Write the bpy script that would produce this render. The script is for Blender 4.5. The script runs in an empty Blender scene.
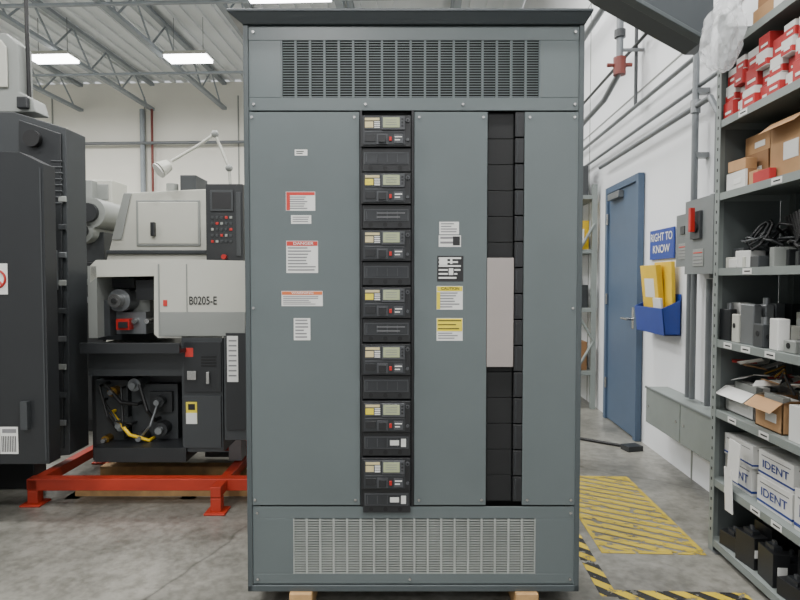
import bpy, bmesh, math, random
from mathutils import Vector, Matrix, noise
random.seed(4)
TH=math.radians(2.5); PH=math.radians(2.0); F=578.0; H=1.33
sc=bpy.context.scene
# ---------- survey helpers (photo ray -> real plane) ----------
def ray(px,py):
    u=(px-400)/F; v=(300-py)/F
    return u, math.cos(PH)+v*math.sin(PH), -math.sin(PH)+v*math.cos(PH)
def C(px,py,Y):           # machine-aligned frame, plane Y
    x,y,z=ray(px,py); t=Y/y; return x*t, H+z*t
def W(px,py):
    x,y,z=ray(px,py); return x*math.cos(TH)-y*math.sin(TH), x*math.sin(TH)+y*math.cos(TH), z
def RX(px,py,X):          # room frame, plane X -> (Y,Z)
    x,y,z=W(px,py); t=X/x; return y*t,H+z*t
# ---------- materials ----------
def nodes(name):
    m=bpy.data.materials.new(name); m.use_nodes=True
    return m,m.node_tree,m.node_tree.nodes['Principled BSDF']
def srgb(c):
    return tuple(((v/255)/12.92 if v/255<=.04045 else ((v/255+.055)/1.055)**2.4) for v in c)+(1,)
def mat(name,c,rough=.5,metal=0,var=.08,scale=6,bump=0,emit=0,alpha=1,trans=0):
    m,nt,p=nodes(name); c=srgb(c)
    p.inputs['Roughness'].default_value=rough; p.inputs['Metallic'].default_value=metal
    tc=nt.nodes.new('ShaderNodeTexCoord'); n=nt.nodes.new('ShaderNodeTexNoise')
    n.inputs['Scale'].default_value=scale; n.inputs['Detail'].default_value=5
    nt.links.new(tc.outputs['Object'],n.inputs['Vector'])
    r=nt.nodes.new('ShaderNodeValToRGB')
    r.color_ramp.elements[0].position=.3; r.color_ramp.elements[1].position=.7
    r.color_ramp.elements[0].color=tuple(v*(1-var) for v in c[:3])+(1,)
    r.color_ramp.elements[1].color=tuple(min(1,v*(1+var)) for v in c[:3])+(1,)
    nt.links.new(n.outputs['Fac'],r.inputs['Fac']); nt.links.new(r.outputs['Color'],p.inputs['Base Color'])
    if bump:
        b=nt.nodes.new('ShaderNodeBump'); b.inputs['Strength'].default_value=bump; b.inputs['Distance'].default_value=.01
        nt.links.new(n.outputs['Fac'],b.inputs['Height']); nt.links.new(b.outputs['Normal'],p.inputs['Normal'])
    if emit:
        p.inputs['Emission Color'].default_value=c; p.inputs['Emission Strength'].default_value=emit
    p.inputs['Alpha'].default_value=alpha
    if trans: p.inputs['Transmission Weight'].default_value=trans
    return m
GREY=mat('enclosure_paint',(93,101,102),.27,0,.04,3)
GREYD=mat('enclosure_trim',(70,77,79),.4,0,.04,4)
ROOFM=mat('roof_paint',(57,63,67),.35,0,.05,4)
SLAT=mat('louver_paint',(98,106,107),.35,.1,.04,8)
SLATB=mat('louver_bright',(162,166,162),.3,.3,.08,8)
DARK=mat('dark_void',(16,17,18),.7,0,.1)
BLK=mat('breaker_black',(29,30,32),.42,0,.08,20)
BLK2=mat('breaker_face',(43,45,48),.4,0,.06,20)
BLK3=mat('breaker_grey',(68,70,73),.45,0,.06,20)
LCD=mat('lcd_green',(158,165,132),.25,0,.05)
TAN=mat('label_tan',(196,182,136),.5)
REDM=mat('red_plastic',(172,34,28),.4)
WHITE=mat('white_label',(214,214,210),.5,0,.02)
INK=mat('ink_grey',(120,120,122),.6)
INKD=mat('ink_dark',(30,30,32),.6)
REDH=mat('label_red',(186,52,44),.5)
ORH=mat('label_orange',(200,108,62),.5)
YEL=mat('label_yellow',(216,198,50),.5)
PLATE=mat('blank_plate',(160,152,148),.35,.3,.02)
CHROME=mat('steel_bright',(180,180,178),.25,.9,.05)
STEEL=mat('steel_dull',(130,133,135),.4,.7,.08)
WOOD=mat('pine_wood',(186,148,100),.7,0,.2,14)
WALLM=mat('white_painted_block',(222,224,226),.7,0,.03,1.5,.1)
WALLY=mat('far_wall_paint',(226,224,214),.8,0,.05,.6)
CEILM=mat('ceiling_deck',(222,226,228),.8,0,.05,.8)
TRUSS=mat('joist_paint',(142,149,154),.6)
PIPE=mat('conduit_steel',(112,116,119),.4,.3,.05)
PIPEG=mat('sprinkler_pipe',(112,50,42),.5)
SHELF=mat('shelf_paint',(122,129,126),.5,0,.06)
SHELFD=mat('shelf_paint_dark',(96,102,101),.5,0,.06)  # darker grey for shelf end and back panels and the wireway lip
BOXG=mat('switch_enclosure_paint',(108,113,113),.45,0,.05)
CARD=mat('cardboard',(170,132,92),.8,0,.08,8)
CARDD=mat('cardboard_dark',(140,104,70),.8,0,.08,8)
BOXW=mat('white_carton',(206,206,202),.6,0,.03)
BOXR=mat('red_carton',(168,38,38),.6,0,.05)
BLUE=mat('blue_print',(34,56,126),.45)
DOORB=mat('blue_door_paint',(70,88,110),.45,0,.04)
BLACKM=mat('machine_black',(35,37,39),.42,0,.08,3)
BLACKG=mat('machine_charcoal',(54,57,59),.45,0,.06,3)
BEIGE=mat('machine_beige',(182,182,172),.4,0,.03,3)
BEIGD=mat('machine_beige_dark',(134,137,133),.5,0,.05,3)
ORNG=mat('red_frame_paint',(168,50,30),.5,0,.12,5)
RUB=mat('rubber_hose',(25,25,26),.5)
BRASS=mat('brass',(150,116,50),.35,.8)
LED=mat('led_lens',(250,252,255),.5,0,0,emit=14)
BAG=mat('plastic_bag',(215,218,220),.25,0,.1,8,.4,alpha=.4)
YELB=mat('yellow_plastic',(222,184,36),.5)
BIN=mat('blue_plastic_bin',(28,58,142),.4)
def concrete():
    m,nt,p=nodes('polished_concrete'); L=nt.links.new
    tc=nt.nodes.new('ShaderNodeTexCoord')
    n=nt.nodes.new('ShaderNodeTexNoise'); n.inputs['Scale'].default_value=1.6; n.inputs['Detail'].default_value=10; n.inputs['Roughness'].default_value=.68
    n2=nt.nodes.new('ShaderNodeTexNoise'); n2.inputs['Scale'].default_value=24; n2.inputs['Detail'].default_value=8
    v=nt.nodes.new('ShaderNodeTexVoronoi'); v.feature='DISTANCE_TO_EDGE'; v.inputs['Scale'].default_value=.55
    for q in (n,n2): L(tc.outputs['Object'],q.inputs['Vector'])
    ns=nt.nodes.new('ShaderNodeTexNoise'); ns.inputs['Scale'].default_value=2; L(tc.outputs['Object'],ns.inputs['Vector'])
    mx=nt.nodes.new('ShaderNodeMix'); mx.data_type='RGBA'; mx.inputs[0].default_value=.25
    L(tc.outputs['Object'],mx.inputs[6]); L(ns.outputs['Color'],mx.inputs[7]); L(mx.outputs[2],v.inputs['Vector'])
    r=nt.nodes.new('ShaderNodeValToRGB'); r.color_ramp.elements[0].position=.32; r.color_ramp.elements[1].position=.68
    r.color_ramp.elements[0].color=srgb((90,89,83)); r.color_ramp.elements[1].color=srgb((146,144,136))
    L(n.outputs['Fac'],r.inputs['Fac'])
    r2=nt.nodes.new('ShaderNodeValToRGB'); r2.color_ramp.elements[0].position=.34; r2.color_ramp.elements[1].position=.6
    r2.color_ramp.elements[0].color=(.6,.6,.58,1); r2.color_ramp.elements[1].color=(1,1,1,1); L(n2.outputs['Fac'],r2.inputs['Fac'])
    m1=nt.nodes.new('ShaderNodeMix'); m1.data_type='RGBA'; m1.blend_type='MULTIPLY'; m1.inputs[0].default_value=.8
    L(r.outputs['Color'],m1.inputs[6]); L(r2.outputs['Color'],m1.inputs[7])
    r3=nt.nodes.new('ShaderNodeValToRGB'); r3.color_ramp.elements[0].position=0; r3.color_ramp.elements[1].position=.006
    r3.color_ramp.elements[0].color=(.35,.35,.35,1); r3.color_ramp.elements[1].color=(1,1,1,1); L(v.outputs['Distance'],r3.inputs['Fac'])
    m2=nt.nodes.new('ShaderNodeMix'); m2.data_type='RGBA'; m2.blend_type='MULTIPLY'; m2.inputs[0].default_value=.7
    L(m1.outputs[2],m2.inputs[6]); L(r3.outputs['Color'],m2.inputs[7]); L(m2.outputs[2],p.inputs['Base Color'])
    p.inputs['Roughness'].default_value=.3
    b=nt.nodes.new('ShaderNodeBump'); b.inputs['Strength'].default_value=.08; b.inputs['Distance'].default_value=.01; L(n2.outputs['Fac'],b.inputs['Height']); L(b.outputs['Normal'],p.inputs['Normal'])
    return m
CONC=concrete()
def stripes(name,c1,c2,ax,ay,period,duty=.5,wear=0):
    m,nt,p=nodes(name); L=nt.links.new
    tc=nt.nodes.new('ShaderNodeTexCoord'); s=nt.nodes.new('ShaderNodeSeparateXYZ'); L(tc.outputs['Object'],s.inputs[0])
    def M(op,a,b):
        k=nt.nodes.new('ShaderNodeMath'); k.operation=op
        for i,q in enumerate((a,b)):
            if q is None: continue
            if isinstance(q,(int,float)): k.inputs[i].default_value=q
            else: L(q,k.inputs[i])
        return k.outputs[0]
    val=M('ADD',M('MULTIPLY',s.outputs[0],ax/period),M('MULTIPLY',s.outputs[1],ay/period))
    st=M('LESS_THAN',M('FRACT',val,None),duty)
    mx=nt.nodes.new('ShaderNodeMix'); mx.data_type='RGBA'; L(st,mx.inputs[0])
    mx.inputs[6].default_value=srgb(c2 or (0,0,0)); mx.inputs[7].default_value=srgb(c1); L(mx.outputs[2],p.inputs['Base Color'])
    p.inputs['Roughness'].default_value=.5
    n=nt.nodes.new('ShaderNodeTexNoise'); n.inputs['Scale'].default_value=16; n.inputs['Detail'].default_value=8; n.inputs['Roughness'].default_value=.75; L(tc.outputs['Object'],n.inputs['Vector'])
    w=M('LESS_THAN',n.outputs['Fac'],.55 if wear else 2)
    L(M('MULTIPLY',st,w) if c2 is None else w,p.inputs['Alpha'])
    return m
HATCH=stripes('worn_yellow_hatch',(172,150,48),None,.55,1,.085,.68,1)
YP=stripes('worn_yellow_paint',(172,150,48),None,.01,.01,1000,2,1)
HAZ=stripes('hazard_stripe_tape',(196,170,40),(30,30,30),1,1,.13,.5,1)
# ---------- mesh builder ----------
class B:
    def __init__(s): s.v=[];s.f=[];s.m=[];s.sm=[];s.mats=[]
    def mi(s,m):
        if m not in s.mats: s.mats.append(m)
        return s.mats.index(m)
    def add(s,vs,fs,m,smooth=False):
        o=len(s.v); s.v+= [tuple(q) for q in vs]; k=s.mi(m)
        for f in fs: s.f.append([o+i for i in f]); s.m.append(k); s.sm.append(smooth)
    def box(s,x0,x1,y0,y1,z0,z1,m,rz=0,ry=0,rx=0):
        cx,cy,cz=(x0+x1)/2,(y0+y1)/2,(z0+z1)/2
        vs=[Vector((x,y,z)) for x in(x0,x1) for y in(y0,y1) for z in(z0,z1)]
        if rz or ry or rx:
            R=Matrix.Rotation(rz,3,'Z')@Matrix.Rotation(ry,3,'Y')@Matrix.Rotation(rx,3,'X'); c=Vector((cx,cy,cz)); vs=[c+R@(q-c) for q in vs]
        s.add(vs,[(0,1,3,2),(4,6,7,5),(0,4,5,1),(2,3,7,6),(0,2,6,4),(1,5,7,3)],m)
    def prism(s,pts,ax,a0,a1,m,inset=0):
        n=len(pts)
        def P(p,a): return {'y':(p[0],a,p[1]),'x':(a,p[0],p[1]),'z':(p[0],p[1],a)}[ax]
        vs=[P(p,a0) for p in pts]+[P(p,a1) for p in pts]
        s.add(vs,[list(range(n)),list(range(2*n-1,n-1,-1))]+[(i,(i+1)%n,n+(i+1)%n,n+i) for i in range(n)],m)
    def cyl(s,p,q,r,m,n=14,r2=None):
        p=Vector(p);q=Vector(q);d=(q-p).normalized(); a=d.orthogonal().normalized(); b=d.cross(a); r2=r if r2 is None else r2
        vs=[];
        for c,rr in((p,r),(q,r2)):
            for i in range(n):
                t=2*math.pi*i/n; vs.append(c+(a*math.cos(t)+b*math.sin(t))*rr)
        s.add(vs,[(i,(i+1)%n,n+(i+1)%n,n+i) for i in range(n)],m,True)
        s.add(vs,[list(range(n))[::-1],list(range(n,2*n))],m)
    def tube(s,pts,r,m,n=10):
        for a,b in zip(pts,pts[1:]): s.cyl(a,b,r,m,n)
        for p in pts[1:-1]: s.ball(p,r,m,n)
    def ball(s,c,r,m,n=10,sz=1):
        vs=[];fs=[];k=max(4,n//2)
        for j in range(k+1):
            ph=math.pi*j/k
            for i in range(n):
                t=2*math.pi*i/n; vs.append((c[0]+r*math.sin(ph)*math.cos(t),c[1]+r*math.sin(ph)*math.sin(t),c[2]+r*sz*math.cos(ph)))
        for j in range(k):
            for i in range(n): fs.append((j*n+i,j*n+(i+1)%n,(j+1)*n+(i+1)%n,(j+1)*n+i))
        s.add(vs,fs,m,True)
    def finish(s,name,rot=0,bevel=0,parent=None,seg=2):
        me=bpy.data.meshes.new(name); me.from_pydata(s.v,[],s.f)
        for m in s.mats: me.materials.append(m)
        for p,k,sm in zip(me.polygons,s.m,s.sm): p.material_index=k; p.use_smooth=sm
        bm=bmesh.new(); bm.from_mesh(me); bmesh.ops.recalc_face_normals(bm,faces=bm.faces); bm.to_mesh(me); bm.free()
        xs=[v.co.x for v in me.vertices]; ys=[v.co.y for v in me.vertices]; zs=[v.co.z for v in me.vertices]
        o=Vector(((min(xs)+max(xs))/2,(min(ys)+max(ys))/2,min(zs)))
        me.transform(Matrix.Translation(-o))
        ob=bpy.data.objects.new(name,me); sc.collection.objects.link(ob)
        if parent is None:
            ob.location=Matrix.Rotation(rot,3,'Z')@o; ob.rotation_euler[2]=rot
        else:
            ob.parent=parent; ob.location=o-Vector(parent['o'])
        if bevel:
            md=ob.modifiers.new('bevel','BEVEL'); md.width=bevel; md.segments=seg; md.limit_method='ANGLE'; md.angle_limit=math.radians(50)
        ob['o']=list(o)
        return ob
def text(s,w,h,x,y,z,m,parent,name,kind='cam'):
    cu=bpy.data.curves.new(name,'FONT'); cu.body=s; cu.align_x='CENTER'; cu.align_y='CENTER'; cu.size=1; cu.extrude=0.0; cu.offset=.012
    cu.materials.append(m); ob=bpy.data.objects.new(name,cu); sc.collection.objects.link(ob)
    bpy.context.view_layer.update(); d=ob.dimensions
    ob.scale=(w/d.x,h/d.y,1)
    ob.parent=parent; ob.location=Vector((x,y,z))-Vector(parent['o'])
    ob.rotation_euler=(math.pi/2,0,0) if kind=='cam' else (math.pi/2,0,-math.pi/2)
    return ob
# ================= ROOM =================
WX=1.78; LX=-11.5; FY=14.5; BY=-7; CZ=6.3
b=B(); b.box(LX,WX,BY,FY,-.1,0,CONC); b.finish('floor')
b=B(); b.box(WX,WX+.2,BY,FY,0,CZ,WALLM); b.finish('wall_right')
b=B(); b.box(LX,WX,FY,FY+.2,0,CZ,WALLY); b.finish('wall_back')
b=B()
for i in range(5):
    x=LX+2+i*2.4
    b.box(x-.012,x+.012,FY-.03,FY,0,CZ-.35,BEIGD)
b.box(LX,WX,FY-.12,FY,3.3,3.42,WALLY)
b.finish('trim_1')
b=B(); b.box(LX-.2,LX,BY,FY,0,CZ,WALLY); b.finish('wall_left')
b=B(); b.box(LX,WX,BY,FY,CZ+.05,CZ+.15,CEILM)
x=LX
while x<WX-.2:
    b.box(x,x+.12,BY,FY,CZ,CZ+.05,CEILM); x+=.3
b.finish('ceiling')
b=B()
for z in(2.9,4.3): b.box(WX-.004,WX,BY,FY,z-.006,z+.006,BEIGD)
for y in(3.9,6.4): b.box(WX-.004,WX,y-.008,y+.008,0,CZ,BEIGD)
b.finish('trim_2')
b=B()
for k in range(7):
    x=-10.6+k*1.85
    for z in(CZ-.04,CZ-.66): b.box(x-.055,x+.055,BY,FY,z-.035,z+.035,TRUSS)
    y=4.0; up=True
    while y<FY-.6:
        b.cyl((x,y,CZ-.05 if up else CZ-.64),(x,y+.6,CZ-.64 if up else CZ-.05),.02,TRUSS,6); y+=.6; up=not up
for y in(8.9,11.9): b.box(LX,WX,y-.03,y+.03,CZ-.72,CZ-.68,TRUSS)
b.finish('roof_joists')
b=B()
b.cyl((-7.1,FY-.15,0),(-7.1,FY-.15,CZ-.7),.06,TRUSS); b.cyl((-6.85,FY-.15,0),(-6.85,FY-.15,CZ-.7),.03,PIPEG)
b.cyl((-10.5,FY-.2,4.75),(WX-.2,FY-.2,4.75),.04,PIPE)
b.finish('wall_pipes')
def clight(x,y,z=5.45,w=1.25,e=130):
    b=B(); b.prism([(x-w/2,z+.05),(x+w/2,z+.05),(x+w/2-.04,z+.11),(x-w/2+.04,z+.11)],'y',y-.19,y+.19,BEIGE)
    b.box(x-w/2+.02,x+w/2-.02,y-.17,y+.17,z+.0,z+.05,LED)
    for dx in(-w/3,w/3): b.cyl((x+dx,y,z+.1),(x+dx,y,CZ),.006,PIPE,6)
    ob=b.finish('ceiling_light')
    l=bpy.data.lights.new('lamp','AREA'); l.shape='RECTANGLE'; l.size=w; l.size_y=.34; l.energy=e; l.color=(1,.985,.96)
    lo=bpy.data.objects.new('lamp',l); sc.collection.objects.link(lo); lo.parent=ob; lo.location=Vector((x,y,z-.01))-Vector(ob['o'])
for x,y,w in((-7.08,10.85,.85),(-4.5,10.95,.85),(-6.1,7.6,.85),(-9.6,11,.85)): clight(x,y,5.5,w)
for x,y in((-5.0,5.5),(-2.0,8.5),(-2.2,4.2),(.6,5.2),(-2.6,1.0),(.4,1.2),(-2.6,-2.2),(.4,-2.2),(-1.1,-5),(-6,1.5)):
    clight(x,y)
# ================= SWITCHBOARD =================
D=2.28
def cx(px): return C(px,300,D)[0]
def cz(py): return C(400,py,D)[1]
b=B()
def R(px0,py0,px1,py1,out,th,m,bb=None):
    (bb or b).box(cx(px0),cx(px1),D-out,D-out+th,cz(py1),cz(py0),m)
xl,xr=cx(246),cx(581); z0=cz(590); zt=cz(26); DEP=.62
b.box(xl,xr,D+DEP-.01,D+DEP,z0,zt,GREYD)
b.box(xl,xl+.028,D-.0,D+DEP,z0,zt,GREYD); b.box(xr-.028,xr,D,D+DEP,z0,zt,GREYD)
b.box(xl,xr,D,D+DEP,z0,z0+.012,GREYD); b.box(xl,xr,D,D+DEP,zt-.01,zt,GREYD)
b.box(xl,xl+.02,D-.012,D,z0,zt,GREYD); b.box(xr-.02,xr,D-.012,D,z0,zt,GREYD)
b.box(xl,xr,D-.012,D+.02,z0,cz(584),GREYD)
b.box(xl+.03,xr-.03,D+.08,D+.09,z0+.02,zt-.02,DARK)
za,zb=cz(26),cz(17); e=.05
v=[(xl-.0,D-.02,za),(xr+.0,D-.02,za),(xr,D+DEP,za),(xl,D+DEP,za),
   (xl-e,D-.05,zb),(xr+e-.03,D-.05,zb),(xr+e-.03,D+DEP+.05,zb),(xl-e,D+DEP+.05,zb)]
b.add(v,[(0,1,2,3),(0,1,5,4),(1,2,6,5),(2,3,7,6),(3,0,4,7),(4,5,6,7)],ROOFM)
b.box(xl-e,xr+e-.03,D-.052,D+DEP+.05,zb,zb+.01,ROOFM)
def frame(px0,py0,px1,py1,hx0,hy0,hx1,hy1,out=.006,th=.004,m=GREY):
    R(px0,py0,px1,hy0,out,th,m);R(px0,hy1,px1,py1,out,th,m);R(px0,hy0,hx0,hy1,out,th,m);R(hx1,hy0,px1,hy1,out,th,m)
frame(251,27,577,111,283,41,538,98)
frame(251,506,577,583,292,518,537,573)
R(251,112.5,360,504.5,.008,.01,GREY); R(414,112.5,486.5,504.5,.008,.01,GREY); R(523,112.5,577,504.5,.008,.01,GREY)
body=b.finish('electrical_switchboard',rot=TH,bevel=.0015,seg=1)
def child(bb,name,bevel=0): return bb.finish(name,bevel=bevel,parent=body,seg=1)
def louvre(name,px0,py0,px1,py1,ncol,nrow,ms,back):
    g=B(); x0,x1,zt_,zb_=cx(px0),cx(px1),cz(py0),cz(py1)
    g.box(x0,x1,D+.012,D+.014,zb_,zt_,back)
    w=(x1-x0)/ncol
    for i in range(ncol+1):
        g.box(x0+i*w-.004,x0+i*w+.004,D-.005,D+.004,zb_,zt_,ms)
    h=(zt_-zb_)/nrow
    for j in range(nrow):
        zc=zb_+(j+.5)*h
        g.prism([(D-.006,zc-h*.40),(D+.006,zc+h*.05),(D+.007,zc+h*.15),(D-.006,zc-h*.06)],'x',x0,x1,ms)
    child(g,name)
louvre('louver_top',283,41,538,98,18,22,SLAT,DARK)
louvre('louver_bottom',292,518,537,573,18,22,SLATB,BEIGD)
g=B()
for px,py in [(256,33),(572,33),(256,105),(572,105),(366,105),(462,105),(254,118),(355,118),(254,499),(355,499),(419,118),(482,118),(419,499),(482,499),(528,118),(572,118),(528,499),(572,499),(256,512),(572,512),(256,578),(572,578),(410,578),(254,308),(572,308)]:
    g.cyl((cx(px),D-.0125,cz(py)),(cx(px),D-.006,cz(py)),.0055,CHROME,10)
child(g,'cover_screws')
g=B(); R(360.5,111,413.5,505,-.02,.01,DARK,g)
R(360.5,111,362.5,505,.012,.03,BLK,g); R(411.5,111,413.5,505,.012,.03,BLK,g)
child(g,'breaker_channel')
for i in range(7):
    y=118+i*56.3; g=B(); r=lambda a,c,d,e_,out,th,m: R(a,y+c,d,y+e_,out,th,m,g)
    r(362,0,410.5,30.5,.035,.06,BLK)
    r(363,31.5,410.5,54.5,.022,.05,BLK)
    r(364,1.5,405,29,.040,.01,BLK2)
    r(365.5,2.5,381,14,.043,.004,BLK3); r(366,3,380,5.4,.0445,.002,TAN); r(366,6.6,374,12.5,.0445,.002,TAN if i%2==0 else YEL)
    for k in range(4): r(375,6.4+k*1.8,380.5,7.4+k*1.8,.0445,.002,WHITE)
    r(382,1.6,404.5,14.6,.047,.01,BLK3); r(383.6,2.8,399.6,12.6,.0485,.002,LCD); 
    for k in range(3): r(386,5+k*2.3,397,5.5+k*2.3,.0492,.001,INK)
    for k in range(3): r(401.3,3.5+k*3.2,403.3,5.3+k*3.2,.049,.002,BLK)
    r(365.5,16,404,17,.0415,.002,BLK3)
    r(366,19,376,26,.043,.004,BLK); r(377.5,18.5,388,28.5,.043,.004,BLK3); r(379,20,386.5,27,.052,.01,BLK)
    r(389.5,21.5,392,25.5,.046,.006,REDM); r(394,19,403,27.5,.0435,.004,BLK3); r(395,21,402,22,.0445,.002,WHITE); r(395,24,400,25,.0445,.002,WHITE)
    g.cyl((cx(407.5),D-.042,cz(y+5)),(cx(407.5),D-.03,cz(y+5)),.008,BLK3,12); g.cyl((cx(407.5),D-.043,cz(y+5)),(cx(407.5),D-.041,cz(y+5)),.004,DARK,10)
    g.cyl((cx(407.5),D-.042,cz(y+24)),(cx(407.5),D-.03,cz(y+24)),.006,BLK3,12)
    r(364.5,35.5,408.5,47.5,.024,.004,BLK3)
    r(365.5,36.5,407.5,46.5,.0255,.004,BLK2)
    for k in range(4): r(367+k*10,37.5,367.8+k*10,45.5,.027,.002,BLK3)
    for k in range(3):
        g.cyl((cx(371+k*14.5),D-.0235,cz(y+51)),(cx(371+k*14.5),D-.015,cz(y+51)),.009,DARK,12)
    if i>4: r(390,39,399,44,.0275,.002,WHITE); r(401,37.5,406,45.5,.0275,.002,WHITE)
    elif i%2==1: r(377,39,405,40,.0275,.001,INK); r(377,43,400,44,.0275,.001,INK)
    child(g,'circuit_breaker_%d'%(i+1),.0012)
g=B(); R(487,111,523,503,-.03,.01,DARK,g)
n=15
for i in range(n):
    a=112.5+i*(390/n); c=a+390/n-1.6
    R(514,a,522.6,c,.004,.03,BLK,g)
    R(487.5,a,513,c+1,-.012,.02,DARK,g)
    R(515.5,a+2.5,517,c-2.5,.006,.004,BLK2,g)
child(g,'breaker_blank_stack',.001)
g=B(); R(486.5,258,513,366.5,.013,.005,PLATE,g); child(g,'blank_cover_plate',.001)
g=B()
def label(x0,y0,x1,y1,hd,hh,lines,base=WHITE,ink=INK):
    R(x0,y0,x1,y1,.0086,.001,base,g)
    if hd: R(x0+.4,y0+.4,x1-.4,y0+hh,.0092,.001,hd,g)
    s=(y1-y0-hh-2)/max(lines,1)
    for k in range(lines):
        w=(x1-x0)-3; yy=y0+hh+1.4+k*s
        R(x0+1.5,yy,x0+1.5+w*random.uniform(.6,1),yy+s*.42,.0092,.0008,ink,g)
label(287,192,316,211,REDH,3.5,6); R(287.5,192.5,291,210.5,.0094,.001,REDH,g)
label(292,215.5,312,224,None,0,3)
label(287,241,318.5,273,REDH,5,8)
label(282,291,323,306,ORH,3.8,5)
label(294,318,310.5,340,None,0,6)
label(296,150,308.5,156,None,0,2,WHITE,INKD)
label(439,222,458.5,234.5,None,0,4); label(438.5,235.5,460.5,247,None,0,2)
R(452.5,236.5,459.5,245.5,.0096,.001,INKD,g)
label(437,256,463,281.5,None,0,6,INKD,WHITE); R(439,257.5,447,265,.0097,.001,WHITE,g); R(450,257.5,452,264,.0097,.001,WHITE,g)
R(447.5,267.5,454,276,.0097,.001,INKD,g); R(448.5,268.5,453,275,.0099,.001,WHITE,g)
label(436.5,286,462.5,309.5,YEL,5,6); R(436.7,292,440,309,.0097,.001,YEL,g)
label(436.5,318,462.5,340.5,YEL,13,3)
R(438,320,461,321,.0097,.001,INKD,g); R(438,324,456,325,.0097,.001,INKD,g);R(438,328,459,329,.0097,.001,INKD,g)
lab=child(g,'warning_labels')
def ct(s,px,py,w,h,m,out,name):
    k=(D)/F; text(s,w*k,h*k,cx(px),D-out,cz(py),m,body,name)
ct('DANGER',304,243.7,20,2.8,WHITE,.0105,'label_text_1')
ct('WARNING',303,293,22,2.3,WHITE,.0105,'label_text_2')
ct('CAUTION',450,288.6,18,2.8,INKD,.0105,'label_text_3')
g=B()
for px in(300,528): g.box(cx(px)-.045,cx(px)+.045,D-.03,D+DEP+.03,0,z0,WOOD)
child(g,'timber_skids',.003)
# ================= LEFT MACHINES =================
def cb(g,px0,py0,px1,py1,Y,dep,m):
    x0,_=C(px0,(py0+py1)/2,Y); x1,_=C(px1,(py0+py1)/2,Y); _,za_=C(px0,py1,Y); _,zb_=C(px0,py0,Y)
    g.box(x0,x1,Y,Y+dep,za_,zb_,m)
YM=3.45
zsk=C(100,474,YM)[1]
def P(px,py,Y): x,z=C(px,py,Y); return (x,z)
g=B()
cb(g,92,345,182,460,YM+.25,.6,BLACKM)
cb(g,182,336,223,452,YM,.85,BLACKG); cb(g,224,326,300,440,YM,.85,BLACKG)
cb(g,184,342,221,392,YM-.012,.02,BLACKM); cb(g,184,396,221,448,YM-.012,.02,BLACKG)
cb(g,226,333,262,430,YM-.012,.02,BLACKM)
cb(g,206,372,209,384,YM-.03,.02,CHROME); cb(g,187,371,196,380,YM-.025,.02,CHROME)
for k in range(4): cb(g,201,356+k*3,216,357.4+k*3,YM-.016,.006,DARK)
x0,zz=C(86,352,YM-.05); x1,_=C(184,352,YM-.05)
g.prism([(YM-.12,zz),(YM+.5,zz-.03),(YM+.5,zz+.0),(YM-.1,zz+.025),(YM-.1,zz+.06),(YM-.12,zz+.06)],'x',x0,x1,BLACKM)
cb(g,88,352,182,376,YM+.02,.3,BLACKG)
pr=[P(154,263,YM),P(160,259,YM),P(300,262,YM),P(300,333,YM),P(222,338,YM),P(158,338,YM),P(154,334,YM)]
g.prism(pr,'y',YM,YM+.75,BEIGE)
g.prism([P(88,266,YM),P(94,260,YM),P(160,259,YM),P(160,276,YM),P(96,277,YM),P(88,283,YM)],'y',YM+.02,YM+.75,BEIGE)
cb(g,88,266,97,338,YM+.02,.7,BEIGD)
cb(g,97,275,156,340,YM+.42,.3,BLACKG)
cb(g,158,264,159.5,336,YM-.004,.01,BEIGD); cb(g,186,264,187,312,YM-.004,.01,BEIGD); cb(g,160,312,245,313,YM-.004,.01,BEIGD)
cb(g,160,313,245,336,YM-.006,.01,BEIGD)
xa,za_=C(125,300,YM+.2)
g.cyl((xa,YM+.12,za_),(xa,YM+.45,za_),.07,STEEL,20); g.cyl((xa,YM+.06,za_),(xa,YM+.12,za_),.04,CHROME,18); g.cyl((xa,YM+.05,za_),(xa,YM+.07,za_),.016,DARK,12)
cb(g,108,312,146,334,YM+.18,.25,STEEL); cb(g,116,319,129,330,YM+.12,.08,REDM); cb(g,118,322,127,328,YM+.11,.02,BLACKM); cb(g,133,290,150,322,YM+.25,.15,BEIGD)
cb(g,104,282,112,310,YM+.25,.15,STEEL); cb(g,136,280,154,300,YM+.12,.2,BLACKM); cb(g,100,300,110,336,YM+.1,.2,BLACKG); cb(g,112,278,134,288,YM+.2,.2,BLACKM)
for k in range(5): g.cyl((xa-.16+.08*k,YM+.14,za_-.13),(xa-.16+.08*k,YM+.2,za_-.13),.016,CHROME,10)
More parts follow.
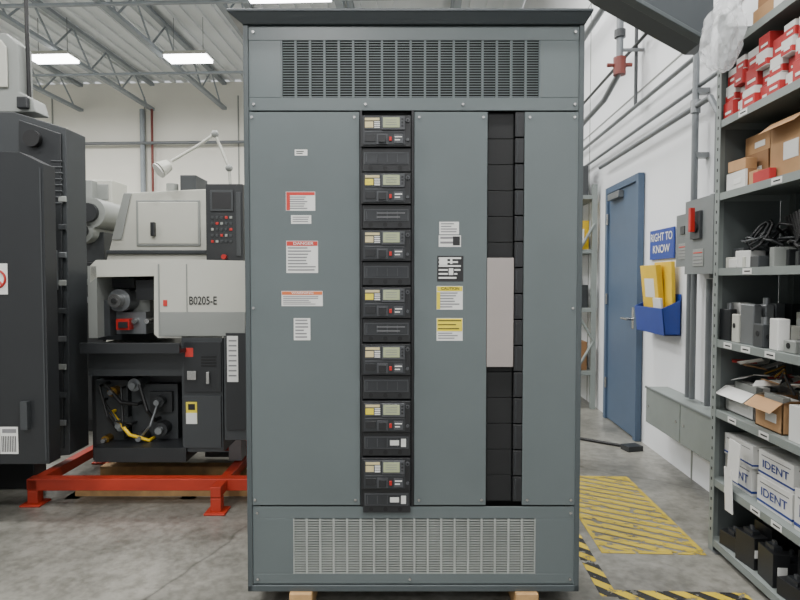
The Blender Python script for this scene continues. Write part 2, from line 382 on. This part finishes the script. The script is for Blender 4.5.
# pump / coolant bay: panels, a few hoses, fittings
cb(g,96,380,128,444,YM+.16,.1,BLACKG); cb(g,132,384,178,444,YM+.18,.08,BLACKG); cb(g,150,392,172,412,YM+.15,.05,BLACKM)
for k,(a,c,a2,c2,m) in enumerate(((100,386,118,430,RUB),(106,384,138,404,RUB),(122,388,126,438,RUB),(140,384,156,420,RUB),(160,398,142,436,STEEL),(112,412,150,440,YELB),(104,400,132,424,RUB))):
    p=C(a,c,YM+.12); q=C(a2,c2,YM+.12); mid=((p[0]+q[0])/2+.02,YM+.06,(p[1]+q[1])/2-.04)
    g.tube([(p[0],YM+.26,p[1]),(p[0],YM+.11,p[1]),mid,(q[0],YM+.11,q[1]),(q[0],YM+.26,q[1])],.008+.003*(k%2),m,8)
for a,c,rr,m in((112,392,.03,BRASS),(134,385,.04,STEEL),(158,402,.035,BLACKM),(120,425,.04,STEEL),(160,430,.045,BLACKM),(105,440,.025,BRASS),(140,438,.035,BLACKM)):
    p=C(a,c,YM+.1); g.cyl((p[0],YM+.1,p[1]),(p[0],YM+.26,p[1]),rr,m,16); g.cyl((p[0],YM+.07,p[1]),(p[0],YM+.1,p[1]),rr*.5,STEEL,10)
cb(g,94,448,186,462,YM-.02,.8,BLACKM)
cb(g,227,336,238,382,YM-.0145,.004,WHITE); 
for k in range(8): cb(g,228.5,340+k*5,236.5,341.5+k*5,YM-.0155,.002,INK)
cb(g,186,402,197,424,YM-.0145,.004,YEL); cb(g,188,404,195,410,YM-.0155,.002,INKD); cb(g,186,413,197,424,YM-.0155,.002,WHITE)
cb(g,185,348,193,357,YM-.0145,.004,REDH); cb(g,163,300,167,306,YM-.004,.006,REDH)
for px in(110,235,285):
    a,_=C(px,450,YM+.25); c=C(px,440,YM+.25)[1]; g.box(a-.04,a+.04,YM+.25,YM+.37,zsk+.002,c,STEEL)
lathe=g.finish('swiss_lathe',rot=TH,bevel=.006)
p=C(203,301,YM); text('B0205-E',.165,.05,p[0],YM-.003,p[1],INKD,lathe,'model_text')
# skid frame
g=B(); ys=3.36
def bar(px0,px1,Y): 
    a=C(px0,470,ys)[0]; c=C(px1,470,ys)[0]; g.box(a,c,Y,Y+.07,zsk-.07,zsk,ORNG)
bar(26,300,ys); bar(26,300,4.15)
for px in(32,222,290):
    a=C(px,490,ys)[0]; g.box(a-.03,a+.03,ys-(.12 if px==222 else 0),4.22,zsk-.066,zsk-.005,ORNG)
    for yy in(ys-(.12 if px==222 else 0),4.15):
        g.box(a-.03,a+.03,yy,yy+.06,.012,zsk-.07,ORNG); g.box(a-.06,a+.06,yy-.03,yy+.09,0,.012,ORNG)
for y in(ys+.15,ys+.45): g.box(C(60,480,ys)[0],C(290,480,ys)[0],y,y+.09,zsk-.17,zsk-.072,WOOD)
for px in(60,180,288):
    a=C(px,480,ys)[0]; g.box(a-.05,a+.05,ys+.1,ys+.6,0,zsk-.17,WOOD)
g.finish('machine_skid',rot=TH,bevel=.004)
# enclosed machine behind
g=B(); Y2=4.75
g.prism([P(124,193,Y2),P(206,189,Y2),P(300,189,Y2),P(300,400,Y2),P(106,400,Y2),P(106,262,Y2),P(112,240,Y2)],'y',Y2,Y2+1.1,BEIGE)
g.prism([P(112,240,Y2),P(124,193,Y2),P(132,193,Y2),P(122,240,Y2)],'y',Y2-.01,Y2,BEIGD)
cb(g,136,200,200,246,Y2-.01,.02,BEIGD); cb(g,138,202,198,244,Y2-.014,.02,BEIGE); cb(g,150,222,154,236,Y2-.05,.04,BLACKM)
cb(g,106,250,206,254,Y2-.02,.03,BLACKG)
cb(g,180,175,196,191,Y2+.2,.3,BLACKG)
g.cyl((C(158,185,Y2)[0],Y2+.3,C(158,192,Y2)[1]),(C(158,185,Y2)[0],Y2+.3,C(158,178,Y2)[1]),.05,BEIGD)
g.finish('machining_center',rot=TH,bevel=.02)
g=B(); Y3=4.35
cb(g,206,184,243,266,Y3,.14,BLACKM); cb(g,210,190,233,211,Y3-.012,.02,BLACKG); cb(g,212,192,231,209,Y3-.014,.004,INKD)
for r_ in range(5):
    for c_ in range(5): cb(g,211+c_*4.6,216+r_*6,213.6+c_*4.6,218.6+r_*6,Y3-.008,.01,[BLACKG,BLACKG,BLACKG,REDM,BEIGD][(r_*2+c_)%5])
cb(g,236,192,241,256,Y3-.01,.012,BLACKG)
p=C(225,257,Y3); g.cyl((p[0],Y3-.04,p[1]),(p[0],Y3,p[1]),.018,REDM)
a=C(225,266,Y3); g.box(a[0]-.05,a[0]+.05,Y3+.02,Y3+.12,0,a[1],BLACKG)
g.box(a[0]-.15,a[0]+.15,Y3-.05,Y3+.2,0,.04,BLACKG)
g.finish('operator_control_panel',rot=TH,bevel=.004)
g=B()
q=[C(px,py,4.6) for px,py in((231,192),(229,168),(215,134),(196,147),(172,161))]
g.tube([(a,4.6,c) for a,c in q],.012,BEIGE,8)
for a,c in q[1:3]: g.ball((a,4.6,c),.03,BEIGD,12)
a,c=C(160,168,4.56); g.cyl((a+.05,4.6,c+.03),(a-.0,4.54,c-.02),.045,BEIGE,18,.065); g.cyl((a,4.54,c-.02),(a-.006,4.535,c-.026),.06,WHITE,18)
a,c=q[0]; g.cyl((a,4.6,c-.05),(a,4.6,c),.03,BLACKM); g.box(a-.04,a+.04,4.55,4.72,0,c-.05,BLACKM)
g.finish('articulated_machine_lamp',rot=TH)
g=B(); Y5=5.0
cb(g,60,232,104,262,Y5,.6,BLACKG)
for a,c,r_ in((96,214,.13),(88,232,.1),(66,214,.15)):
    p=C(a,c,Y5); g.cyl((p[0],Y5-.1,p[1]),(p[0],Y5+.5,p[1]),r_,BEIGD,24); g.cyl((p[0],Y5-.14,p[1]),(p[0],Y5-.1,p[1]),r_*.6,BLACKM,20)
cb(g,84,180,92,232,Y5+.2,.1,BEIGD); cb(g,90,180,112,204,Y5+.3,.3,BEIGE); cb(g,94,184,108,200,Y5+.29,.02,BEIGD)
cb(g,50,262,104,420,Y5,.8,BLACKM); g.box(C(50,300,Y5)[0],C(104,300,Y5)[0],Y5+.05,Y5+.75,0,C(60,420,Y5)[1],BLACKM)
for k in range(6): cb(g,64+k*6,270+k*9,84+k*3,276+k*9,Y5-.03,.04,[STEEL,BEIGD,BLACKG][k%3])
g.finish('coolant_motor_unit',rot=TH,bevel=.006)
# near-left dark cabinet
g=B(); Y6=3.0
xa=C(46,300,Y6)[0]; zb_=C(30,464,Y6)[1]; zt_=C(30,152,Y6)[1]
g.prism([(xa,zb_),(xa,zt_-.06),(xa-.12,zt_),(xa-1.3,zt_+.02),(xa-1.3,zb_)],'y',Y6,Y6+.10,BLACKM)
g.box(xa-.27,xa-.262,Y6-.004,Y6,zb_+.02,zt_-.04,BLACKG)
g.box(xa-.02,xa-.012,Y6-.004,Y6,zb_+.02,zt_-.08,BLACKG)
g.box(xa-1.3,xa-.55,Y6+.02,Y6+.3,.0,zb_,BLACKG)
cb(g,20,402,27,430,Y6-.03,.03,BLACKG)
a,c=C(3,279,Y6); g.box(a-.075,a+.025,Y6-.003,Y6,c-.08,c+.08,WHITE)
for k in range(28):
    t=2*math.pi*k/28; t2=2*math.pi*(k+1)/28
    g.cyl((a-.03+.045*math.cos(t),Y6-.006,c+.045*math.sin(t)),(a-.03+.045*math.cos(t2),Y6-.006,c+.045*math.sin(t2)),.006,REDM,6)
g.cyl((a-.06,Y6-.006,c+.03),(a,Y6-.006,c-.03),.006,REDM,6)
cb(g,0,427,18,454,Y6-.003,.003,WHITE)
for k in range(9): cb(g,1.5+k*1.7,436,2.3+k*1.7,452,Y6-.005,.002,INKD)
cb(g,2,429,16,433,Y6-.005,.002,INK)
g.finish('machine_control_cabinet',rot=TH,bevel=.008)
g=B(); Y7=3.55
g.prism([P(-60,112,Y7),P(14,112,Y7),P(66,128,Y7),P(70,455,Y7),P(-60,470,Y7)],'y',Y7,Y7+.22,BLACKG)
g.prism([P(20,120,Y7),P(62,134,Y7),P(65,448,Y7),P(20,455,Y7)],'y',Y7-.015,Y7,BLACKM)
cb(g,50,250,56,290,Y7-.04,.03,STEEL)
for k in range(8): cb(g,50,160+k*6,62,162+k*6,Y7-.02,.01,BLACKG)
p=C(36,140,Y7); g.cyl((p[0],Y7-.05,p[1]),(p[0],Y7,p[1]),.05,RUB,18)
g.box(C(-60,300,Y7)[0],C(22,300,Y7)[0],Y7+.08,Y7+.21,0,C(0,466,Y7)[1],BLACKM)
for k in range(9): cb(g,58,196+k*28,66,202+k*28,Y7-.02,.01,[BEIGD,BLACKG,STEEL][k%3])
g.finish('machine_tool_enclosure',rot=TH,bevel=.01)
zE=C(0,112,Y7)[1]
g=B(); YB=3.6
def PB(px,py): x,z=C(px,py,YB); return (x,max(z,zE+.002))
g.prism([PB(-60,30),PB(6,33),PB(18,44),PB(19,92),PB(32,98),PB(36,112),PB(-60,112)],'y',YB,YB+.14,BEIGD)
g.prism([PB(-60,38),PB(2,40),PB(8,48),PB(9,88),PB(-60,88)],'y',YB-.015,YB,BEIGE)
cb(g,16,96,27,108,YB-.03,.03,BLACKM)
g.tube([(C(20,40,YB)[0],YB+.08,C(24,95,YB)[1]),(C(22,40,YB)[0],YB+.05,C(27,30,YB)[1]),(C(21,40,YB)[0],YB+.05,CZ-.7)],.012,RUB,8)
g.finish('bar_feeder_housing',rot=TH,bevel=.02)
g=B()
for x,w,h,m in((-8.9,1.4,2.2,BEIGD),(-7.2,1.2,2.6,BEIGD),(-5.6,1.3,1.9,BEIGE),(-3.8,1,1.9,BLACKG)):
    g.box(x,x+w,10.2,11,0.1,h,m); g.box(x+.1,x+w-.1,10.18,10.2,h*.4,h-.15,BEIGE); g.box(x+.05,x+w-.05,10.25,10.95,0,.1,BLACKM); g.box(x+w*.3,x+w*.6,10.3,10.8,h,h+.2,BLACKG)
g.finish('background_machines',bevel=.02)
# ================= RIGHT SIDE =================
g=B(); g.box(.86,1.35,2.83,3.9,.0005,.002,HATCH); g.finish('floor_marking_hatch')
g=B(); g.box(.74,.81,2.42,4.6,.0005,.002,HAZ); g.box(.81,1.36,2.40,2.47,.0005,.002,HAZ); g.finish('hazard_floor_tape')
g=B(); 
for y in(2.81,3.9): g.box(.86,1.36,y,y+.022,.0005,.0025,YP)
for x in(.86,1.345): g.box(x,x+.02,2.832,3.9,.0005,.0025,YP)
g.finish('floor_marking_border')
WY=WX-.006
ya=RX(641,300,WX)[0]; yb=RX(612,300,WX)[0]; zd=2.14
g=B()
g.box(WY-.05,WY,ya-.06,ya,0,zd+.06,DOORB); g.box(WY-.05,WY,yb,yb+.06,0,zd+.06,DOORB); g.box(WY-.05,WY,ya,yb,zd,zd+.06,DOORB)
g.box(WY-.03,WY,ya,yb,.01,zd,DOORB)
g.cyl((WY-.09,ya+.07,1.0),(WY-.03,ya+.07,1.0),.012,CHROME); g.cyl((WY-.085,ya+.07,1.0),(WY-.085,ya+.2,1.0),.01,CHROME); g.box(WY-.036,WY-.03,ya+.045,ya+.095,.92,1.1,CHROME)
g.box(WY-.08,WY-.03,yb-.4,yb-.1,zd-.08,zd-.02,STEEL)
for z in(.3,1.1,1.85): g.cyl((WY-.045,yb,z),(WY-.045,yb,z+.1),.012,CHROME,8)
g.finish('door_1',bevel=.003)
# disconnect switches (a narrow one butted against the main one)
for n_,(yc,w,zc0,zc1) in enumerate(((3.76,.10,1.42,1.74),(3.47,.17,1.37,1.80))):
    g=B(); X=WX-.17+(.04 if n_==0 else 0)
    g.box(X,WY,yc-w,yc+w,zc0,zc1,BOXG); g.box(X-.012,X,yc-w-.004,yc+w+.004,zc0-.006,zc1+.006,BOXG)
    g.box(X-.016,X-.012,yc-.07,yc+.06,zc0+.04,zc0+.14,BEIGD)
    for k in range(4): g.box(X-.018,X-.016,yc-.06,yc+.05,zc0+.055+k*.02,zc0+.062+k*.02,REDH if k==3 else INK)
    if n_:
        g.box(X-.03,X-.012,yc-.05,yc+.07,zc0+.2,zc0+.36,BLACKG)
        g.cyl((X-.04,yc,zc0+.27),(X-.03,yc,zc0+.27),.035,BLACKM,16)
        g.box(X-.065,X-.04,yc-.014,yc+.014,zc0+.24,zc0+.38,REDM)
        g.box(X+.05,X+.08,yc-w-.02,yc-w,zc0+.1,zc0+.26,BLACKM)
    else: g.box(X-.02,X-.012,yc-.03,yc+.03,zc0+.2,zc0+.25,BLACKG)
    g.cyl((WX-.08,yc,zc1),(WX-.08,yc,zc1+.03),.035,PIPE); g.cyl((WX-.08,yc,zc0-.03),(WX-.08,yc,zc0),.035,PIPE)
    g.finish('safety_disconnect_switch',bevel=.004)
g=B(); g.box(WX-.16,WY,3.15,4.28,.29,.55,SHELF); g.box(WX-.168,WX-.16,3.16,3.7,.295,.545,SHELF); g.box(WX-.168,WX-.16,3.71,4.27,.295,.545,SHELF)
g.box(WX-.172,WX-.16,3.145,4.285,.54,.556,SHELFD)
for y in(3.2,3.65,3.76,4.22): g.cyl((WX-.172,y,.42),(WX-.166,y,.42),.01,CHROME,8)
g.finish('electrical_wireway',bevel=.003)
g=B()
for y,z1_ in((3.74,1.385),(3.80,1.385),(3.45,1.335),(3.54,1.335)):
    g.cyl((WX-.08,y,.57),(WX-.08,y,z1_),.018,PIPE)
g.cyl((WX-.08,3.76,1.78),(WX-.08,3.76,2.75),.02,PIPE)
for z in(2.1,2.5): g.box(WX-.08,WY,3.73,3.79,z,z+.03,STEEL)
g.cyl((WX-.08,3.76,2.38),(WX-.08,3.76,2.46),.03,STEEL)
g.tube([(WX-.08,3.47,1.84),(WX-.08,3.47,2.3),(WX-.08,3.57,2.42),(WX-.08,5.75,2.42)],.018,PIPE)
g.tube([(WX-.06,2.95,2.55),(WX-.06,6.9,2.55)],.014,PIPE); g.cyl((WX-.06,3.76,2.75),(WX-.06,9,2.75),.016,PIPE)
g.cyl((WX-.06,4.3,3.25),(WX-.06,9,3.25),.014,BLACKG); g.cyl((WX-.1,4.8,3.9),(WX-.1,9,3.9),.03,PIPE)
g.cyl((WX-.05,4.9,2.75),(WX-.05,4.9,4.4),.014,BLACKG)
g.finish('wall_conduits')
g=B(); yv=4.85; XV=WX-.2
g.cyl((XV,yv,3.1),(XV,yv,5.3),.028,PIPE); g.cyl((XV,yv,3.0),(XV,yv,3.14),.05,PIPEG); g.cyl((XV,yv,3.3),(XV,yv,3.36),.045,BLACKG)
g.tube([(XV,yv,3.02),(XV,yv+.4,2.92),(XV,yv+2.2,2.86)],.024,PIPE); g.cyl((XV-.1,yv,3.08),(XV+.1,yv,3.08),.016,PIPEG)
g.cyl((XV,yv,3.2),(WY,yv,3.2),.014,STEEL)
g.finish('sprinkler_riser')
g=B()
y1,_=RX(652,245,WX); y0,_=RX(676,245,WX); zl=RX(664,259,WX)[1]; zh=RX(664,229,WX)[1]
g.box(WX-.016,WY,y0,y1,zl,zh,BIN)
sign=g.finish('safety_sign')
text('RIGHT TO',(y1-y0)*.9,.06,WX-.0185,(y0+y1)/2,zh-.06,WHITE,sign,'sign_text','wall')
text('KNOW',(y1-y0)*.7,.06,WX-.0185,(y0+y1)/2,zh-.15,WHITE,sign,'sign_text_2','wall')
g=B(); ya2=RX(682,315,WX)[0]; yb2=RX(637,315,WX-.12)[0]; zl=.94; zh=1.13
g.prism([(WX-.12,zl),(WY,zl),(WY,zh+.1),(WX-.014,zh+.1),(WX-.014,zl+.012),(WX-.11,zl+.012),(WX-.128,zh),(WX-.14,zh)],'y',ya2,yb2,BIN)
for y in(ya2,yb2-.008): g.prism([(WX-.12,zl),(WY,zl),(WY,zh+.06),(WX-.135,zh)],'y',y,y+.008,BIN)
g.box(WX-.1,WX-.06,yb2-.36,yb2-.06,zl+.03,1.44,YELB,0,-.1); g.box(WX-.055,WX-.03,yb2-.48,yb2-.18,zl+.03,1.46,YELB,0,-.03)
g.box(WX-.115,WX-.1,ya2+.06,ya2+.2,zl+.03,1.2,WHITE,0,-.1); g.box(WX-.108,WX-.104,yb2-.3,yb2-.12,1.2,1.34,WHITE,0,-.1)
g.finish('document_wall_bin',bevel=.002)
g=B()
for x,y in((1.38,6.0),(1.38,6.9),(1.72,6.0),(1.72,6.9)): g.box(x-.025,x+.025,y-.025,y+.025,0,2.3,SHELF)
for z in(.35,1.0,1.6,2.15): g.box(1.35,1.75,5.98,6.92,z,z+.04,SHELF)
g.cyl((1.38,5.98,.1),(1.72,5.98,.7),.014,SHELF,8); g.cyl((1.72,5.98,.7),(1.38,5.98,1.3),.014,SHELF,8); g.cyl((1.38,5.98,1.3),(1.72,5.98,1.9),.014,SHELF,8)
g.finish('storage_rack',bevel=.003)
g=B()
for i,z in enumerate((.39,1.04,1.64,2.19)):
    for k in range(3):
        hh=random.uniform(.2,.38); g.box(1.42,1.68,6.06+k*.28,6.28+k*.28,z+.001,z+hh,(YELB if i==2 else [CARDD,BLACKG,BEIGD,BLACKG][i]) if k==0 else [BEIGD,BLACKG,BOXW][(i+k)%3],random.uniform(-.08,.08))
g.box(1.46,1.63,6.03,6.035,1.7,1.85,WHITE)
g.finish('rack_stock',bevel=.01)
# mezzanine beam
g=B(); Yb=2.95
g.prism([P(575,-34,Yb),P(604,-10,Yb),P(700,43,Yb),P(711,43,Yb),P(714,20,Yb),P(714,-60,Yb),P(575,-60,Yb)],'y',Yb,Yb+.16,ROOFM)
g.prism([P(604,-10,Yb-.01),P(699,43.5,Yb-.01),P(701,40,Yb-.01),P(608,-13,Yb-.01)],'y',Yb-.06,Yb,GREYD)
g.cyl((1.25,Yb+.12,2.8),(1.25,Yb+.12,CZ),.03,ROOFM)
g.finish('mezzanine_beam',rot=TH,bevel=.004)
# shelving unit
SX=1.41; SY0,SY1=1.2,2.89; ZS=[.06,.36,.70,1.04,1.385,1.745,2.09,2.43]
g=B()
for z in ZS:
    g.box(SX+.006,WX-.02,SY0,SY1,z-.004,z,SHELF); g.box(SX,SX+.006,SY0,SY1,z-.034,z,SHELF); g.box(SX,WX-.02,SY1-.004,SY1,z-.034,z-.004,SHELF)
for x,y,sx,sy in((SX,SY1,1,-1),(WX-.02,SY1,-1,-1),(SX,SY0,1,1),(WX-.02,SY0,-1,1)):
    g.box(min(x,x+sx*.04),max(x,x+sx*.04),min(y+.004*-sy,y),max(y+.004*-sy,y),0,2.6,SHELF)
    g.box(min(x,x-sx*.004),max(x,x-sx*.004),min(y,y+sy*.04),max(y,y+sy*.04),0,2.6,SHELF)
    g.box(min(x,x+sx*.07)-.005,max(x,x+sx*.07),min(y,y+sy*.07),max(y,y+sy*.07),0,.006,STEEL)
    zz_=.1
    while zz_<2.55 and x==SX and y==SY1:
        g.box(SX-.0055,SX-.0035,y-.024,y-.017,zz_,zz_+.014,DARK); zz_+=.05
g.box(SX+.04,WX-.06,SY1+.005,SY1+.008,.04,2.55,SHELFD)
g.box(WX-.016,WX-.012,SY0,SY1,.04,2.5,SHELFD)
g.finish('shelving_unit')
e=.001
def sb(g,x0,x1,y0,y1,z,h,m,rz=0): g.box(x0,x1,y0,y1,z+e,z+e+h,m,rz)
def carton(name,x0,x1,y0,y1,z,h,m,open_=False,tape=None):
    g=B(); cx_,cy_=(x0+x1)/2,(y0+y1)/2
    if open_:
        t=.006
        g.box(x0,x1,y0,y1,z+e,z+e+t,m); g.box(x0,x0+t,y0,y1,z+e,z+h,m); g.box(x1-t,x1,y0,y1,z+e,z+h,m); g.box(x0,x1,y0,y0+t,z+e,z+h,m); g.box(x0,x1,y1-t,y1,z+e,z+h,m)
        g.add([(x0,y0,z+h),(x0,y1,z+h),(x0-.05,y1,z+h-.04),(x0-.05,y0,z+h-.04)],[(0,1,2,3)],m)
        g.add([(x0,y0,z+h),(x1,y0,z+h),(x1,y0-.05,z+h+.02),(x0,y0-.05,z+h+.02)],[(0,1,2,3)],m)
        for k in range(5): g.box(x0+.02+.035*k,x0+.05+.035*k,y0+.03,y1-.03,z+.01,z+h+random.uniform(-.02,.03),[BEIGD,BOXW,BLACKG,STEEL][k%4],0,random.uniform(-.15,.15))
    else:
        g.box(x0,x1,y0,y1,z+e,z+e+h,m)
        g.box(cx_-.02,cx_+.02,y0-.001,y1+.001,z+e+.001,z+e+h+.001,tape or CARDD)
    g.box(x0-.0015,x0,y0+(y1-y0)*.2,y0+(y1-y0)*.6,z+h*.3,z+h*.6,WHITE)
    g.box(x0+(x1-x0)*.55,x0+(x1-x0)*.85,y0-.0015,y0,z+h*.35,z+h*.65,WHITE)
    return g.finish(name,bevel=.002)
carton('cardboard_box',1.52,1.72,2.56,2.80,ZS[7],.14,CARD); carton('cardboard_box',1.44,1.68,2.20,2.50,ZS[7],.11,BOXW,tape=BLUE)
carton('cardboard_box',1.46,1.66,2.22,2.46,ZS[7]+.112,.13,CARDD)
carton('cardboard_box',1.53,1.70,2.58,2.78,ZS[7]+.142,.1,CARDD)
# red/white cartons
g=B(); z=ZS[6]; yy=2.86
for k in range(8):
    w=(.085,.07,.095,.08)[k%4]; y1=yy; y0=yy-w; yy=y0-.006
    nst=(3,4,3,4)[k%4]; hh=(.078,.064,.086,.07)[k%4]
    for j in range(nst):
        zz_=z+j*hh; x0=1.424+.01*((k*2+j)%4)
        sb(g,x0,1.69,y0,y1,zz_,hh-.003,BOXW if (k+j)%3 else BOXR)
        if (k+j)%3: g.box(x0-.001,1.691,y0-.001,y1+.001,zz_+.004,zz_+hh*(.42 if (k+j)%2 else .6),BOXR)
        g.box(x0-.0022,x0-.001,y0+.012,y1-.02,zz_+hh*.25,zz_+hh*.4,WHITE); g.box(x0+.03,x0+.12,y0-.0022,y0-.001,zz_+hh*.25,zz_+hh*.4,WHITE); g.box(x0+.15,x0+.2,y0-.0024,y0-.001,zz_+hh*.2,zz_+hh*.8,CARDD)
g.finish('red_and_white_cartons',bevel=.0015)
carton('cardboard_box',1.50,1.73,2.62,2.85,ZS[5],.16,CARDD); carton('cardboard_box',1.52,1.72,2.64,2.84,ZS[5]+.162,.09,CARD)
carton('cardboard_box',1.46,1.72,2.30,2.54,ZS[5],.24,CARD,open_=True)
carton('cardboard_box',1.425,1.485,2.66,2.82,ZS[5],.08,BOXW); carton('cardboard_box',1.42,1.49,2.0,2.27,ZS[5],.2,CARDD)
g=B(); sb(g,1.425,1.455,2.48,2.6,ZS[5],.05,BOXR); sb(g,1.43,1.485,2.57,2.64,ZS[5],.06,CARD); sb(g,1.425,1.48,2.675,2.80,ZS[5]+.083,.05,CARD,.1); g.finish('small_cartons',bevel=.002)
g=B(); z=ZS[4]
for k in range(24):
    cx_,cy_=1.50+random.random()*.18,2.22+random.random()*.5; r_=.045+random.random()*.035; tl=random.uniform(-1,1)
    pts=[(cx_+r_*math.cos(t/8*math.tau)*.8,cy_+r_*math.sin(t/8*math.tau),z+.085+.07*tl*math.cos(t/8*math.tau)+.003*k) for t in range(9)]
    g.tube(pts,.006,[RUB,RUB,RUB,BLACKM,BLACKG][k%5],6)
for k in range(9): g.tube([(1.46+.03*k,2.28+.05*(k%7),z+.01),(1.47+.02*k,2.33+.05*(k%7),z+.22),(1.54+.02*k,2.43+.04*(k%7),z+.08),(1.6,2.5,z+.05)],.006,RUB,6)
g.finish('cable_coils')
g=B()
for k in range(14):
    x=random.uniform(1.42,1.62); y=random.uniform(2.2,2.8); h=random.uniform(.03,.09)
    sb(g,x,x+random.uniform(.05,.1),y,y+random.uniform(.05,.1),z,h,[BOXW,BLACKG,BEIGD,BLACKM,CARDD,BLACKM,STEEL][k%7],random.uniform(-.5,.5))
sb(g,1.44,1.62,2.70,2.84,z,.05,BEIGE,.1); sb(g,1.46,1.6,2.71,2.83,z+.051,.04,BLACKG,-.1)
g.finish('packaged_fittings',bevel=.003)
g=B(); z=ZS[3]
for k in range(34):
    x=1.425+.055*(k%5)+random.random()*.01; y=2.2+.1*(k//5); h=random.choice((.05,.07,.1,.13,.15,.18))
    m=[STEEL,BEIGD,WHITE,BLACKG,STEEL,BEIGE,BLACKM][(k*3)%7]
    sb(g,x,x+random.uniform(.035,.05),y,y+random.uniform(.05,.09),z,h,m,random.uniform(-.35,.35))
    if k%2: g.cyl((x-.002,y+.04,z+h*.6),(x+.003,y+.04,z+h*.6),.012,DARK,10)
    if k%3==0: g.cyl((x+.022,y-.004,z+h*.5),(x+.022,y+.01,z+h*.5),.012,BLACKM,10); g.cyl((x+.025,y+.03,z+h),(x+.025,y+.03,z+h+.03),.014,STEEL,10)
g.finish('metal_junction_boxes',bevel=.004)
carton('cardboard_box',1.46,1.72,2.62,2.86,ZS[2],.12,BOXW,open_=True); carton('cardboard_box',1.44,1.64,2.38,2.57,ZS[2],.13,CARD,open_=True); carton('cardboard_box',1.43,1.7,2.1,2.32,ZS[2],.14,BOXW); carton('cardboard_box',1.66,1.74,2.38,2.58,ZS[2],.2,CARDD)
g=B()
for k in range(16):
    x=1.44+random.random()*.2; y=2.34+random.random()*.44; zz_=ZS[2]+.165+.006*k
    g.box(x,x+.1,y,y+.07,zz_,zz_+.0015,[WHITE,WHITE,BOXW,REDH,CARD][k%5],random.uniform(-1,1),random.uniform(-.4,.3),random.uniform(-.3,.3))
for k in range(6): g.tube([(1.5+.03*k,2.4+.06*k,ZS[2]+.16),(1.47+.03*k,2.42+.05*k,ZS[2]+.24),(1.55,2.5+.04*k,ZS[2]+.2)],.005,[RUB,BRASS][k%2],6)
g.finish('loose_papers')
z=ZS[1]
def bluebox(x0,x1,y0,y1,z,h,txt=True):
    g=B(); sb(g,x0,x1,y0,y1,z,h,BOXW); g.box(x0-.001,x1+.001,y0-.001,y1+.001,z+h*.1,z+h*.18,BLUE); g.box(x0-.001,x0,y0+.02,y1-.02,z+h*.8,z+h*.84,INK)
    g.box(x0+.02,x1-.02,y0-.0015,y0,z+h*.8,z+h*.84,INK)
    ob=g.finish('supply_carton',bevel=.002)
    if txt:
        text('IDENT',(x1-x0)*.7,h*.3,(x0+x1)/2,y0-.002,z+h*.5,BLUE,ob,'carton_text')
        text('IDENT',(y1-y0)*.75,h*.3,x0-.002,(y0+y1)/2,z+h*.5,BLUE,ob,'carton_text_side','wall')
bluebox(1.45,1.72,2.32,2.56,z,.12); bluebox(1.46,1.72,2.33,2.57,z+.122,.11); bluebox(1.46,1.68,2.62,2.85,z,.13); bluebox(1.45,1.66,2.60,2.84,z+.132,.1,False); bluebox(1.44,1.7,2.04,2.29,z,.16)
g=B(); z=ZS[0]
for k in range(18):
    x=1.425+.08*(k%4)+random.random()*.01; y=2.1+.15*(k//4); h=random.choice((.07,.1,.14,.18))
    sb(g,x,x+.068,y,y+.12,z,h,BLK,random.uniform(-.25,.25)); sb(g,x+.015,x+.05,y+.03,y+.09,z+h,.018,BLK2,random.uniform(-.2,.2)); g.box(x+.03,x+.042,y+.05,y+.07,z+h+.018,z+h+.035,BLK3)
    g.box(x+.01,x+.05,y-.008,y-.006,z+h*.4,z+h*.65,[WHITE,BLK3,BLK3,BOXR][k%4])
g.finish('spare_breakers',bevel=.003)
g=B()
for y,z in((2.75,1.04),(2.6,1.04),(2.42,1.04),(2.7,.70),(2.45,.70),(2.6,1.385),(2.4,1.745),(2.72,.36),(2.5,.36),(2.35,.36),(2.66,2.09)):
    g.box(SX-.002,SX-.0005,y-.035,y+.035,z-.03,z-.004,WHITE); g.box(SX-.003,SX-.002,y-.025,y+.02,z-.02,z-.014,INKD)
g.box(SX-.012,SX-.008,2.62,2.70,.42,.60,WHITE,.1,0,.1); g.box(SX-.012,SX-.008,2.66,2.74,.26,.46,WHITE,-.1,0,-.1)
g.finish('shelf_tags')
bm=bmesh.new(); bmesh.ops.create_icosphere(bm,subdivisions=4,radius=.5)
for v in bm.verts:
    n_=noise.noise(v.co*4)*.22+noise.noise(v.co*10)*.1+noise.noise(v.co*20)*.05; v.co*=1+n_; v.co.x*=.15; v.co.y*=.24; v.co.z*=.32
me=bpy.data.meshes.new('plastic_bag'); bm.to_mesh(me); bm.free(); me.materials.append(BAG)
ob=bpy.data.objects.new('plastic_bag',me); sc.collection.objects.link(ob); ob.location=(1.325,2.68,2.42)
g=B(); g.tube([(.9,4.9,.012),(1.25,4.85,.012),(1.6,4.6,.012)],.012,RUB,8); g.box(1.55,1.68,4.5,4.6,0,.04,BLACKM,.3); g.finish('floor_power_cord')
# ================= WORLD, CAMERA =================
w=bpy.data.worlds.new('World'); sc.world=w; w.use_nodes=True
w.node_tree.nodes['Background'].inputs[0].default_value=(.95,.97,1,1); w.node_tree.nodes['Background'].inputs[1].default_value=.8
cam=bpy.data.cameras.new('camera'); co=bpy.data.objects.new('camera',cam); sc.collection.objects.link(co)
cam.sensor_width=36; cam.lens=36*F/800; cam.clip_start=.05
co.location=(0,0,H); co.rotation_euler=(math.pi/2-PH,0,TH); sc.camera=co
